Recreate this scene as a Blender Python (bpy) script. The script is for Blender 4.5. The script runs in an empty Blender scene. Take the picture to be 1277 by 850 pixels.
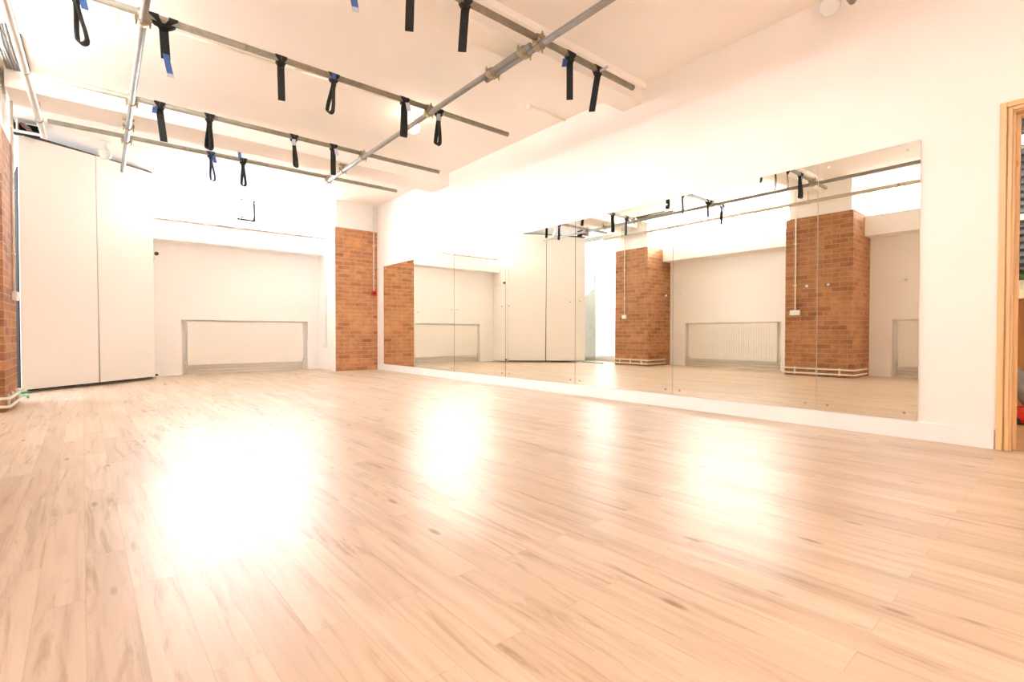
import bpy, bmesh, math, random
from mathutils import Vector, Matrix
random.seed(7)
S = bpy.context.scene
COL = S.collection
PI = math.pi

# ------------------------------------------------------------------ materials
def nmat(name):
    m = bpy.data.materials.new(name); m.use_nodes = True
    nt = m.node_tree; b = nt.nodes['Principled BSDF']
    return m, nt, b
def N(nt, t, **kw):
    n = nt.nodes.new(t)
    for k, v in kw.items():
        if k in n.inputs.keys(): n.inputs[k].default_value = v
        else: setattr(n, k, v)
    return n
def ramp(nt, fac, stops):
    r = nt.nodes.new('ShaderNodeValToRGB')
    e = r.color_ramp.elements
    while len(e) < len(stops): e.new(.5)
    for el, (p, c) in zip(e, stops):
        el.position = p; el.color = (*c, 1) if len(c) == 3 else c
    nt.links.new(fac, r.inputs[0]); return r
def mixc(nt, fac, a, b, mode='MIX'):
    n = nt.nodes.new('ShaderNodeMix'); n.data_type = 'RGBA'; n.blend_type = mode
    for i, v in ((0, fac), (6, a), (7, b)):
        if hasattr(v, 'type') and hasattr(v, 'links'): nt.links.new(v, n.inputs[i])
        else: n.inputs[i].default_value = v if not isinstance(v, tuple) else (*v, 1)[:4]
    return n.outputs[2]
def paint(name, col, rough=.6, var=.04, scale=3.0, metal=0., bump=0., spec=.4):
    m, nt, b = nmat(name)
    tc = N(nt, 'ShaderNodeTexCoord')
    no = N(nt, 'ShaderNodeTexNoise', Scale=scale, Detail=6.0, Roughness=.6)
    nt.links.new(tc.outputs['Object'], no.inputs['Vector'])
    lo = tuple(max(0, c * (1 - var)) for c in col); hi = tuple(min(1, c * (1 + var)) for c in col)
    r = ramp(nt, no.outputs['Fac'], [(.3, lo), (.7, hi)])
    nt.links.new(r.outputs[0], b.inputs['Base Color'])
    b.inputs['Roughness'].default_value = rough; b.inputs['Metallic'].default_value = metal
    b.inputs['Specular IOR Level'].default_value = spec
    if bump:
        bp = N(nt, 'ShaderNodeBump', Strength=bump, Distance=.01)
        n2 = N(nt, 'ShaderNodeTexNoise', Scale=scale * 12, Detail=4.0)
        nt.links.new(tc.outputs['Object'], n2.inputs['Vector'])
        nt.links.new(n2.outputs['Fac'], bp.inputs['Height']); nt.links.new(bp.outputs[0], b.inputs['Normal'])
    return m

M = {}
M['wall'] = paint('wall_paint', (.91, .885, .855), .7, .015, 1.3, bump=.05)
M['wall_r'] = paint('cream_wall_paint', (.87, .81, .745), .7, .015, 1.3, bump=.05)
M['ceil'] = paint('ceiling_paint', (.92, .86, .795), .8, .02, .8, bump=.04)
M['board'] = paint('board_paint', (.86, .83, .785), .55, .012, 1.0)
M['white'] = paint('white_gloss', (.85, .83, .79), .35, .02, 4)
M['rad'] = paint('radiator_enamel', (.86, .83, .76), .35, .015, 4)
M['plastic'] = paint('white_plastic', (.85, .83, .78), .3, .02, 6)
M['cream'] = paint('cream_pipe', (.82, .76, .64), .4, .05, 6)
M['palepipe'] = paint('pale_painted_pipe', (.55, .46, .345), .4, .05, 5)
M['steel'] = paint('galvanised_tube', (.27, .225, .155), .6, .2, 14, metal=.1)
M['steel_light'] = paint('bright_tube', (.29, .265, .23), .55, .12, 10, metal=.1)
M['brass'] = paint('zinc_clamp', (.42, .33, .20), .42, .25, 20, metal=.6)
M['web'] = paint('black_webbing', (.016, .015, .013), .8, .5, 60, bump=.3)
M['web_blue'] = paint('blue_edged_webbing', (.02, .035, .075), .75, .5, 60, bump=.3)
M['tag_blue'] = paint('blue_tag', (.05, .12, .34), .5, .15, 30)
M['tag_white'] = paint('white_tag', (.50, .50, .56), .5, .1, 30)
M['red'] = paint('red_plastic', (.62, .03, .015), .35, .05, 10)
M['black'] = paint('black_plastic', (.02, .02, .02), .4, .2, 10)
M['gap_brown'] = paint('dark_brown_gap', (.10, .065, .04), .7, .3, 8)  # gap colour: painted shade above the cupboard boards, also the mirror seams
M['dark'] = paint('dark_void', (.018, .014, .011), .9, .4, 4)
M['grey'] = paint('grey_cable', (.30, .29, .27), .6, .2, 10)
M['pink'] = paint('pink_cable', (.45, .14, .12), .5, .2, 10)
M['chrome'] = paint('chrome_screw', (.5, .48, .45), .3, .1, 20, metal=.9)
M['greytube'] = paint('grey_vacuum', (.22, .21, .20), .4, .15, 8)
M['leaf'] = paint('leaf_green', (.05, .16, .03), .5, .4, 30)
M['petal'] = paint('red_petal', (.55, .015, .02), .5, .3, 30)
M['soil'] = paint('soil', (.04, .025, .015), .9, .3, 30)
M['greenedge'] = paint('green_cable', (.12, .34, .16), .5, .2, 12)

def mirror_mat():
    m, nt, b = nmat('mirror_glass')
    tc = N(nt, 'ShaderNodeTexCoord'); no = N(nt, 'ShaderNodeTexNoise', Scale=1.5, Detail=2.0)
    nt.links.new(tc.outputs['Object'], no.inputs['Vector'])
    r = ramp(nt, no.outputs['Fac'], [(.3, (.925, .92, .835)), (.7, (.935, .93, .85))])
    nt.links.new(r.outputs[0], b.inputs['Base Color'])
    b.inputs['Metallic'].default_value = 1; b.inputs['Roughness'].default_value = 0.0
    return m
M['mirror'] = mirror_mat()

def pane_mat(name='window_glass', k=1.0):
    m, nt, b = nmat(name); out = nt.nodes['Material Output']
    tr = N(nt, 'ShaderNodeBsdfTransparent'); gl = N(nt, 'ShaderNodeBsdfGlossy', Roughness=.05)
    tc = N(nt, 'ShaderNodeTexCoord'); no = N(nt, 'ShaderNodeTexNoise', Scale=6.0)
    nt.links.new(tc.outputs['Object'], no.inputs['Vector'])
    r = ramp(nt, no.outputs['Fac'], [(.3, (.93 * k, .96 * k, .97 * k)), (.7, (.98 * k, .99 * k, 1.0 * k))])
    nt.links.new(r.outputs[0], tr.inputs['Color'])
    mx = N(nt, 'ShaderNodeMixShader'); mx.inputs[0].default_value = .06
    nt.links.new(tr.outputs[0], mx.inputs[1]); nt.links.new(gl.outputs[0], mx.inputs[2])
    nt.links.new(mx.outputs[0], out.inputs['Surface']); return m
M['pane'] = pane_mat(); M['pane_dim'] = pane_mat('obscured_glass', .72)

def globe_mat(name, col, st, tfac=.35):
    m, nt, b = nmat(name); out = nt.nodes['Material Output']
    tr = N(nt, 'ShaderNodeBsdfTransparent'); em = N(nt, 'ShaderNodeEmission', Strength=st)
    tc = N(nt, 'ShaderNodeTexCoord'); gr = N(nt, 'ShaderNodeTexNoise', Scale=5.0)
    nt.links.new(tc.outputs['Object'], gr.inputs['Vector'])
    r = ramp(nt, gr.outputs['Fac'], [(.2, tuple(c * .95 for c in col)), (.8, col)])
    nt.links.new(r.outputs[0], em.inputs['Color'])
    mx = N(nt, 'ShaderNodeMixShader'); mx.inputs[0].default_value = tfac
    nt.links.new(em.outputs[0], mx.inputs[1]); nt.links.new(tr.outputs[0], mx.inputs[2])
    nt.links.new(mx.outputs[0], out.inputs['Surface']); return m
M['globe_lit'] = globe_mat('lit_globe', (1, .93, .78), 4)
M['globe_off'] = paint('opal_globe', (.80, .80, .77), .2, .02, 4)

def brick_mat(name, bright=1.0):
    m, nt, b = nmat(name)
    tc = N(nt, 'ShaderNodeTexCoord'); sp = N(nt, 'ShaderNodeSeparateXYZ')
    nt.links.new(tc.outputs['Object'], sp.inputs[0])
    ad = N(nt, 'ShaderNodeMath', operation='ADD')
    nt.links.new(sp.outputs[0], ad.inputs[0]); nt.links.new(sp.outputs[1], ad.inputs[1])
    cb = N(nt, 'ShaderNodeCombineXYZ'); nt.links.new(ad.outputs[0], cb.inputs[0]); nt.links.new(sp.outputs[2], cb.inputs[1])
    br = N(nt, 'ShaderNodeTexBrick', offset=.5)
    br.inputs['Scale'].default_value = 1.0; br.inputs['Brick Width'].default_value = .225
    br.inputs['Row Height'].default_value = .075; br.inputs['Mortar Size'].default_value = .0055
    br.inputs['Mortar Smooth'].default_value = .3; br.inputs['Bias'].default_value = -.1
    br.inputs['Color1'].default_value = (.0, .0, .0, 1); br.inputs['Color2'].default_value = (1, 1, 1, 1)
    br.inputs['Mortar'].default_value = (.5, .5, .5, 1)
    nt.links.new(cb.outputs[0], br.inputs['Vector'])
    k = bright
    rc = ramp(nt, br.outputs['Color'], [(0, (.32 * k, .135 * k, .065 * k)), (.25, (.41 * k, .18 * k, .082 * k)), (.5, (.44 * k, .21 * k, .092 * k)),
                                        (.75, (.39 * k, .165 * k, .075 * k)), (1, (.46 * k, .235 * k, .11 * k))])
    no = N(nt, 'ShaderNodeTexNoise', Scale=9.0, Detail=8.0, Roughness=.7); nt.links.new(tc.outputs['Object'], no.inputs['Vector'])
    rn = ramp(nt, no.outputs['Fac'], [(.28, (.62, .56, .5)), (.5, (1, 1, 1)), (.75, (1.3, 1.28, 1.18))])
    c1 = mixc(nt, .8, rc.outputs[0], rn.outputs[0], 'MULTIPLY')
    m3 = N(nt, 'ShaderNodeMapping'); m3.inputs['Scale'].default_value = (1, 1, 2.2); nt.links.new(tc.outputs['Object'], m3.inputs['Vector'])
    n3 = N(nt, 'ShaderNodeTexNoise', Scale=1.8, Detail=5.0, Roughness=.65); nt.links.new(m3.outputs[0], n3.inputs['Vector'])
    r3 = ramp(nt, n3.outputs['Fac'], [(.33, (.78, .72, .66)), (.5, (1, 1, 1)), (.66, (1.18, 1.2, 1.18))])
    c2 = mixc(nt, 1.0, c1, r3.outputs[0], 'MULTIPLY')
    mf = N(nt, 'ShaderNodeMath', operation='MULTIPLY'); mf.inputs[1].default_value = .85; nt.links.new(br.outputs['Fac'], mf.inputs[0])
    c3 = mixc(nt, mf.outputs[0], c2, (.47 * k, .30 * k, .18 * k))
    nt.links.new(c3, b.inputs['Base Color']); b.inputs['Roughness'].default_value = .75
    b.inputs['Specular IOR Level'].default_value = .25
    bp = N(nt, 'ShaderNodeBump', Strength=.5, Distance=.008)
    inv = N(nt, 'ShaderNodeMath', operation='MULTIPLY_ADD'); inv.inputs[1].default_value = -1; 
    nt.links.new(br.outputs['Fac'], inv.inputs[0]); nt.links.new(no.outputs['Fac'], inv.inputs[2])
    nt.links.new(inv.outputs[0], bp.inputs['Height']); nt.links.new(bp.outputs[0], b.inputs['Normal'])
    return m
M['brick'] = brick_mat('brickwork', 1.0); M['brick_far'] = brick_mat('brickwork_brightened', 1.32)  # far pier bricks brightened in the colour itself to look strongly lit

def floor_mat(name, tint=(1, 1, 1), rough=.345):
    m, nt, b = nmat(name)
    tc = N(nt, 'ShaderNodeTexCoord'); mp = N(nt, 'ShaderNodeMapping')
    mp.inputs['Rotation'].default_value = (0, 0, math.radians(90 - 1.2))
    nt.links.new(tc.outputs['Object'], mp.inputs['Vector'])
    br = N(nt, 'ShaderNodeTexBrick', offset=.37)
    for k, v in (('Scale', 1.0), ('Brick Width', .85), ('Row Height', .098), ('Mortar Size', .0009), ('Mortar Smooth', .2), ('Bias', 0.)):
        br.inputs[k].default_value = v
    br.inputs['Color1'].default_value = (0, 0, 0, 1); br.inputs['Color2'].default_value = (1, 1, 1, 1); br.inputs['Mortar'].default_value = (.4, .4, .4, 1)
    nt.links.new(mp.outputs[0], br.inputs['Vector'])
    t = tint
    def c(r, g, bb): return (r * t[0], g * t[1], bb * t[2])
    rc = ramp(nt, br.outputs['Color'], [(0, c(.62, .475, .345)), (.3, c(.675, .535, .40)), (.6, c(.715, .575, .435)), (.8, c(.65, .505, .37)), (1, c(.745, .615, .475))])
    # grain running along each plank; every plank samples a different slice
    sc = N(nt, 'ShaderNodeVectorMath', operation='MULTIPLY'); sc.inputs[1].default_value = (1.6, 26, 1)
    nt.links.new(mp.outputs[0], sc.inputs[0])
    off = N(nt, 'ShaderNodeVectorMath', operation='MULTIPLY_ADD'); off.inputs[1].default_value = (7, 13, 31)
    nt.links.new(br.outputs['Color'], off.inputs[0]); nt.links.new(sc.outputs[0], off.inputs[2])
    g1 = N(nt, 'ShaderNodeTexNoise', Scale=1.0, Detail=7.0, Roughness=.62, Distortion=.8); nt.links.new(off.outputs[0], g1.inputs['Vector'])
    rg = ramp(nt, g1.outputs['Fac'], [(.28, (.74, .67, .61)), (.46, (.95, .93, .91)), (.6, (1.03, 1.03, 1.02)), (.75, (1.08, 1.08, 1.08))])
    c1 = mixc(nt, .85, rc.outputs[0], rg.outputs[0], 'MULTIPLY')
    # long dark streaks
    s2 = N(nt, 'ShaderNodeVectorMath', operation='MULTIPLY'); s2.inputs[1].default_value = (1.3, 13, 1); nt.links.new(mp.outputs[0], s2.inputs[0])
    o2 = N(nt, 'ShaderNodeVectorMath', operation='MULTIPLY_ADD'); o2.inputs[1].default_value = (17, 5, 3)
    nt.links.new(br.outputs['Color'], o2.inputs[0]); nt.links.new(s2.outputs[0], o2.inputs[2])
    g2 = N(nt, 'ShaderNodeTexNoise', Scale=.9, Detail=5.0, Roughness=.7, Distortion=1.5); nt.links.new(o2.outputs[0], g2.inputs['Vector'])
    r2 = ramp(nt, g2.outputs['Fac'], [(.26, (.48, .38, .32)), (.37, (.78, .71, .65)), (.45, (1, 1, 1))])
    c2 = mixc(nt, .8, c1, r2.outputs[0], 'MULTIPLY')
    # knots
    s3 = N(nt, 'ShaderNodeVectorMath', operation='MULTIPLY'); s3.inputs[1].default_value = (1.7, 6, 1); nt.links.new(mp.outputs[0], s3.inputs[0])
    vo = N(nt, 'ShaderNodeTexVoronoi', Scale=1.35, Randomness=1.0); nt.links.new(s3.outputs[0], vo.inputs['Vector'])
    rk = ramp(nt, vo.outputs['Distance'], [(.0, (.42, .34, .28)), (.06, (.58, .5, .43)), (.11, (1, 1, 1))])
    c3 = mixc(nt, .8, c2, rk.outputs[0], 'MULTIPLY')
    dm = N(nt, 'ShaderNodeMath', operation='MULTIPLY'); dm.inputs[1].default_value = .35; nt.links.new(br.outputs['Fac'], dm.inputs[0])
    c4 = mixc(nt, dm.outputs[0], c3, c(.30, .18, .10))
    nt.links.new(c4, b.inputs['Base Color'])
    rr = N(nt, 'ShaderNodeMapRange'); rr.inputs['To Min'].default_value = rough - .03; rr.inputs['To Max'].default_value = rough + .05
    nt.links.new(g1.outputs['Fac'], rr.inputs['Value']); nt.links.new(rr.outputs[0], b.inputs['Roughness'])
    b.inputs['Specular IOR Level'].default_value = .17
    bp = N(nt, 'ShaderNodeBump', Strength=.04, Distance=.002); nt.links.new(g1.outputs['Fac'], bp.inputs['Height']); nt.links.new(bp.outputs[0], b.inputs['Normal'])
    return m
M['floor'] = floor_mat('laminate_floor')

def pine_mat(name, col, axis='z'):
    m, nt, b = nmat(name)
    tc = N(nt, 'ShaderNodeTexCoord'); mp = N(nt, 'ShaderNodeMapping')
    mp.inputs['Scale'].default_value = {'z': (22, 22, 1.2), 'y': (22, 1.2, 22)}[axis]
    nt.links.new(tc.outputs['Object'], mp.inputs['Vector'])
    g = N(nt, 'ShaderNodeTexNoise', Scale=1.0, Detail=5.0, Distortion=.8); nt.links.new(mp.outputs[0], g.inputs['Vector'])
    r = ramp(nt, g.outputs['Fac'], [(.3, tuple(c * .82 for c in col)), (.55, col), (.8, tuple(min(1, c * 1.12) for c in col))])
    m2 = N(nt, 'ShaderNodeMapping'); m2.inputs['Scale'].default_value = {'z': (9, 9, 3.2), 'y': (9, 3.2, 9)}[axis]
    nt.links.new(tc.outputs['Object'], m2.inputs['Vector'])
    vo = N(nt, 'ShaderNodeTexVoronoi', Scale=1.0); nt.links.new(m2.outputs[0], vo.inputs['Vector'])
    rk = ramp(nt, vo.outputs['Distance'], [(0, (.5, .3, .17)), (.05, (.75, .55, .4)), (.10, (1, 1, 1))])
    c = mixc(nt, .9, r.outputs[0], rk.outputs[0], 'MULTIPLY')
    nt.links.new(c, b.inputs['Base Color']); b.inputs['Roughness'].default_value = .38
    return m
M['pine'] = pine_mat('varnished_pine', (.78, .50, .24))
M['pine_y'] = pine_mat('varnished_pine_head', (.76, .48, .22), 'y')
M['ply'] = pine_mat('orange_panelling', (.40, .19, .05))

def louvre_mat():
    m, nt, b = nmat('louvred_dark_glass')
    tc = N(nt, 'ShaderNodeTexCoord'); w = N(nt, 'ShaderNodeTexNoise', Scale=4.0, Detail=4.0); nt.links.new(tc.outputs['Object'], w.inputs['Vector'])
    r = ramp(nt, w.outputs['Fac'], [(.3, (.05, .055, .065)), (.6, (.13, .14, .16)), (.8, (.20, .20, .20))])
    nt.links.new(r.outputs[0], b.inputs['Base Color']); b.inputs['Roughness'].default_value = .25
    return m
M['louvre'] = louvre_mat()

# ------------------------------------------------------------------ mesh helpers
def box(bm, x0, x1, y0, y1, z0, z1, bev=0.):
    vs = [bm.verts.new(p) for p in ((x0, y0, z0), (x1, y0, z0), (x1, y1, z0), (x0, y1, z0), (x0, y0, z1), (x1, y0, z1), (x1, y1, z1), (x0, y1, z1))]
    fs = [bm.faces.new([vs[i] for i in f]) for f in ((0, 3, 2, 1), (4, 5, 6, 7), (0, 1, 5, 4), (1, 2, 6, 5), (2, 3, 7, 6), (3, 0, 4, 7))]
    if bev:
        es = list({e for f in fs for e in f.edges})
        bmesh.ops.bevel(bm, geom=es, offset=bev, segments=2, affect='EDGES', profile=.6)
def frame_of(d):
    d = d.normalized(); u = Vector((0, 0, 1)) if abs(d.z) < .95 else Vector((1, 0, 0))
    a = d.cross(u).normalized(); return a, a.cross(d).normalized()
def tube(bm, pts, r, n=14, cap=True, radii=None):
    pts = [Vector(p) for p in pts]; rings = []
    for i, p in enumerate(pts):
        d = (pts[min(i + 1, len(pts) - 1)] - pts[max(i - 1, 0)])
        a, b = frame_of(d)
        if rings and prev_a.dot(a) < 0: a, b = -a, -b
        prev_a = a
        rr = radii[i] if radii else r
        rings.append([bm.verts.new(p + a * rr * math.cos(2 * PI * k / n) + b * rr * math.sin(2 * PI * k / n)) for k in range(n)])
    for A, B in zip(rings, rings[1:]):
        for k in range(n):
            f = bm.faces.new((A[k], A[(k + 1) % n], B[(k + 1) % n], B[k])); f.smooth = True
    if cap:
        bm.faces.new(rings[0][::-1]); bm.faces.new(rings[-1])
def hollow(bm, p0, p1, ro, ri, n=20):
    p0, p1 = Vector(p0), Vector(p1); a, b = frame_of(p1 - p0); R = []
    for p, r in ((p0, ri), (p0, ro), (p1, ro), (p1, ri)):
        R.append([bm.verts.new(p + a * r * math.cos(2 * PI * k / n) + b * r * math.sin(2 * PI * k / n)) for k in range(n)])
    for i in range(4):
        A, B = R[i], R[(i + 1) % 4]
        for k in range(n):
            f = bm.faces.new((A[k], A[(k + 1) % n], B[(k + 1) % n], B[k])); f.smooth = i in (1, 3)
def lathe(bm, c, prof, n=24):
    c = Vector(c); rings = []
    for r, z in prof:
        if r < 1e-6: rings.append([bm.verts.new(c + Vector((0, 0, z)))])
        else: rings.append([bm.verts.new(c + Vector((r * math.cos(2 * PI * k / n), r * math.sin(2 * PI * k / n), z))) for k in range(n)])
    for A, B in zip(rings, rings[1:]):
        for k in range(n):
            k2 = (k + 1) % n
            if len(A) == 1 and len(B) == 1: continue
            if len(A) == 1: f = bm.faces.new((A[0], B[k2], B[k]))
            elif len(B) == 1: f = bm.faces.new((A[k], A[k2], B[0]))
            else: f = bm.faces.new((A[k], A[k2], B[k2], B[k]))
            f.smooth = True
def obj(name, bm, mat, parent=None, loc=None):
    bmesh.ops.recalc_face_normals(bm, faces=bm.faces[:])
    me = bpy.data.meshes.new(name); bm.to_mesh(me); bm.free()
    o = bpy.data.objects.new(name, me); COL.objects.link(o); me.materials.append(M[mat] if isinstance(mat, str) else mat)
    if parent: o.parent = parent
    if loc: o.location = loc
    return o
def B(): return bmesh.new()
def tag(o, label, cat, group=None):
    o['label'] = label; o['category'] = cat
    if group: o['group'] = group
    return o
def thing(name, label, cat, loc=(0, 0, 0), group=None):
    o = bpy.data.objects.new(name, None); COL.objects.link(o); o.location = loc; o.empty_display_size = .1
    return tag(o, label, cat, group)
def struct(name, bm, mat, parent=None):
    o = obj(name, bm, mat, parent)
    if not parent: o['kind'] = 'structure'
    return o
def boxes(name, mat, lst, parent=None, bev=0.):
    bm = B()
    for b in lst: box(bm, *b, bev)
    return struct(name, bm, mat, parent)

# ------------------------------------------------------------------ room shell
W = 4.12; XL = -1.5; YF = 9.86; YN = -1.7; ZC = 3.14
boxes('floor', 'floor', [(XL - .3, W + .02, YN - .2, YF + .3, -.1, 0)])
boxes('ceiling', 'ceil', [(XL - .3, W + .2, YN - .2, YF + .3, ZC, ZC + .15)])
# right wall with door opening
DY0, DY1, DZ = -.50, .355, 1.985
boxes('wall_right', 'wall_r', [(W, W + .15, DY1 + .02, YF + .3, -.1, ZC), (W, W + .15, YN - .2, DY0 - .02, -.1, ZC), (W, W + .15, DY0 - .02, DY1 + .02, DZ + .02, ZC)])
boxes('wall_near', 'wall', [(XL - .3, W + .15, YN - .2, YN, -.1, ZC)])
boxes('baseboard_right', 'white', [(W - .014, W, .425, 8.99, 0, .118)], bev=.003)
# left wall: bays with radiator recesses and high windows
BAYS = [(-.45, 2.5), (3.47, 6.2), (7.05, YF)]
REC = [(.25, 2.2), (3.87, 5.83), None]
ZS0, ZS1, ZW0, ZW1 = 2.25, 2.57, 2.57, 3.10
ZW4 = .10  # glazing in this bay carried down to the floor, added to brighten it
lst = [(XL - .3, XL - .10, YN, 7.05, -.1, ZW0), (XL - .3, XL - .10, 7.05, YF, -.1, ZW4)]
for (a, b), r in zip(BAYS, REC):
    if r:
        lst += [(XL - .10, XL, a, r[0], -.1, ZW0), (XL - .10, XL, r[1], b, -.1, ZW0), (XL - .10, XL, r[0], r[1], .915, ZW0)]
    else: lst.append((XL - .10, XL, a, b, -.1, ZW4))
lst.append((XL - .3, XL, YN, YF, ZW1, ZC))
for a, b in ((YN, -.45), (2.5, 3.47), (6.2, 7.05)): lst.append((XL - .3, XL - .01, a, b, ZW0, ZW1))
boxes('wall_left', 'wall', lst)
# far wall
FX0, FX1 = XL, 3.305
RX0, RX1 = 1.04, 3.08
boxes('wall_far', 'wall', [(XL, RX0, YF, YF + .10, -.1, ZW0), (RX1, W, YF, YF + .10, -.1, ZW0), (RX0, RX1, YF, YF + .10, .92, ZW0),
      (XL, W, YF + .10, YF + .3, -.1, ZW0), (XL, W, YF, YF + .3, ZW1, ZC), (XL, .62, YF, YF + .3, ZW0, ZW1), (3.3, W, YF, YF + .3, ZW0, ZW1)])
# boxed window ledges
def ledge(name, x0, x1, y0, y1): boxes(name, 'wall', [(x0, x1, y0, y1, ZS0, ZS1)], bev=.006)
boxes('trim_1', 'wall', [(.64, 3.30, 9.60, YF, 2.19, 2.53)], bev=.008)
M['sill'] = paint('aged_sill_paint', (.50, .40, .31), .6, .5, 5)
boxes('trim_4', 'sill', [(.64, 3.30, 9.588, 9.60, 2.493, 2.518)], bev=.002)
boxes('trim_6', 'sill', [(.70, 3.26, 9.83, 9.858, 2.60, 2.615)])
boxes('trim_2', 'wall', [(XL, -1.2, 3.47, 6.2, ZS0, ZS1)], bev=.008)
boxes('trim_3', 'wall', [(XL, -1.2, -.45, 2.5, ZS0, ZS1)], bev=.008)
# brick piers and painted heads
def pier(name, x0, x1, y0, y1, zt, ins):
    boxes(name, 'brick', [(x0, x1, y0, y1, 0, zt)])
    boxes('pier_head', 'wall', [(x0 + (0 if x0 < 0 else ins), x1 - (ins if x0 < 0 else 0), y0 + (0 if x0 > 0 else ins), y1 - (ins if x0 < 0 else 0), zt, ZC)])
pier('brick_pillar', XL, -.65, 6.2, 7.05, 2.52, .035)
pier('brick_pillar', XL, -.65, 2.5, 3.47, 2.59, .035)
pier('brick_pillar', XL, -.65, -1.4, -.45, 2.59, .035)
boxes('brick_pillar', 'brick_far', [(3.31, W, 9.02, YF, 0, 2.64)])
boxes('pier_head', 'wall', [(3.325, W, 9.035, YF, 2.64, ZC)])
boxes('pier_cheek', 'wall', [(3.300, 3.31, 9.02, YF, 0, 2.64)])
# ceiling beams
boxes('beam', 'ceil', [(-.65, W, 6.46, 6.94, 2.95, ZC)], bev=.006)
boxes('beam', 'ceil', [(-.65, W, 2.945, 3.185, 2.95, ZC)], bev=.006)
boxes('trim_5', 'ceil', [(-.65, W, 2.90, 2.945, 3.085, ZC)], bev=.004)
# ------------------------------------------------------------------ windows
def window(name, axis, a0, a1, plane, z0, z1, n, depth=.06, glass='pane'):
    bm = B(); t = .035
    def bar(u0, u1, w0, w1):
        if axis == 'x': box(bm, u0, u1, plane, plane + depth, w0, w1)
        else: box(bm, plane - depth, plane, u0, u1, w0, w1)
    bar(a0, a1, z0, z0 + t); bar(a0, a1, z1 - t, z1)
    for i in range(n + 1):
        c = a0 + (a1 - a0) * i / n
        bar(max(a0, c - t / 2), min(a1, c + t / 2), z0 + t, z1 - t)
    o = struct(name, bm, 'white')
    for i in range(n):
        bm = B(); c0 = a0 + (a1 - a0) * i / n + t / 2; c1 = a0 + (a1 - a0) * (i + 1) / n - t / 2
        if axis == 'x': box(bm, c0, c1, plane + .026, plane + .032, z0 + t, z1 - t)
        else: box(bm, plane - .032, plane - .026, c0, c1, z0 + t, z1 - t)
        obj('pane', bm, glass, o)
    return o
wf = window('window_1', 'x', .62, 3.3, YF + .03, ZW0, ZW1, 4)
window('window_2', 'y', 3.47, 6.2, XL - .05, ZW0, ZW1, 4)
window('window_3', 'y', -.45, 2.5, XL - .05, ZW0, ZW1, 4)
window('window_4', 'y', 7.05, 9.8, XL - .05, ZW4, ZW1, 4, glass='pane_dim')
# open hopper light in the far window, its edges dark against the glare
bm = B()
hx0, hx1, hz0, hz1, hy = 1.87, 2.165, 2.70, 3.07, YF - .02
for q in ((hx0, hx0 + .012, hz0, hz1), (hx1 - .034, hx1, hz0, hz1), (hx0, hx1, hz0, hz0 + .03), (hx0, hx1, hz0 + .05, hz0 + .06), (hx0, hx1, hz1 - .012, hz1)):
    box(bm, q[0], q[1], hy - .02, hy + .03, q[2], q[3])
obj('opening_light', bm, 'black', wf)
# ------------------------------------------------------------------ mirrors
seams = [8.725, 7.5, 6.306, 5.076, 3.83, 2.593, 1.384, .785]
where = ['next to the far brick pier', 'second from the far brick pier', 'third from the far brick pier, showing the cupboard seam', 'fourth from the far brick pier, showing the first brick pier',
         'third from the door end, showing the middle radiator', 'second from the door end, split across a brick pier', 'narrow one at the door end']
for i in range(7):
    y1, y0 = seams[i] - .0025, seams[i + 1] + .0025
    t = thing('wall_mirror', ('tall frameless wall mirror panel, ' if i < 6 else 'frameless wall mirror panel, ') + where[i], 'mirror', (W - .003, (y0 + y1) / 2, .1225), 'mirror panels along the right wall')
    bm = B(); box(bm, -.006, 0, y0 - (y0 + y1) / 2, y1 - (y0 + y1) / 2, 0, 1.83); obj('mirror_glass', bm, 'mirror', t)
    h = (y1 - y0) / 2
    if i in (2, 3, 4, 5):
        bm = B(); box(bm, -.0068, .0, h + .0002, h + (.0048 if i < 5 else .002), 0, 1.83); obj('mirror_edge', bm, 'grey' if i == 5 else 'gap_brown', t)
    for sy in (-1, 1):
        for z in (.045, .93, 1.785):
            bm = B(); c = Vector((-.0065, sy * (h - .07), z)); tube(bm, [c, c + Vector((-.005, 0, 0))], .0085, 10); obj('screw', bm, 'chrome', t)
# ------------------------------------------------------------------ radiators
def radiator(label, length, loc, axis, ribs):
    t = thing('radiator', label, 'radiator', loc, 'panel radiators in the wall recesses')
    def P(bm, u0, u1, d0, d1, z0, z1, bev=0.):
        if axis == 'x': box(bm, u0, u1, d0, d1, z0, z1, bev)
        else: box(bm, -d1, -d0, u0, u1, z0, z1, bev)
    L = length / 2
    bm = B(); P(bm, -L, L, -.01, .055, 0, .735, .008)
    n = int(length / .05) if ribs else 0
    for i in range(n):
        u = -L + .03 + (length - .06) * (i + .5) / n
        P(bm, u - .014, u + .014, -.014, -.008, .035, .70, .003)
    obj('panel', bm, 'rad', t)
    bm = B(); P(bm, -L - .004, L + .004, -.014, .062, .735, .750, .003); obj('top_grille', bm, 'rad', t)
    for s in (-1, 1):
        bm = B(); x = s * (L + .025)
        q = (lambda u, d, z: (u, d, z)) if axis == 'x' else (lambda u, d, z: (-d, u, z))
        tube(bm, [q(s * (L - .01), .03, .045), q(x, .03, .045)], .011, 10); tube(bm, [q(x, .03, -.155), q(x, .03, .06)], .009, 10)
        tube(bm, [q(x, .03, .02), q(x, .03, .075)], .017, 12)
        obj('valve', bm, 'cream', t)
    bm = B()
    for z in (-.06, -.105):
        p = [q(-L - .03, .05, z), q(L + .03, .05, z)]; tube(bm, p, .010, 10)
    obj('feed_pipe', bm, 'cream', t)
radiator('long white panel radiator set in the far wall recess', 1.87, (2.06, YF + .026, .155), 'x', 0)
radiator('long white ribbed radiator in the left wall recess between two brick piers', 1.80, (XL - .026, 4.85, .155), 'y', 1)
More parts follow.
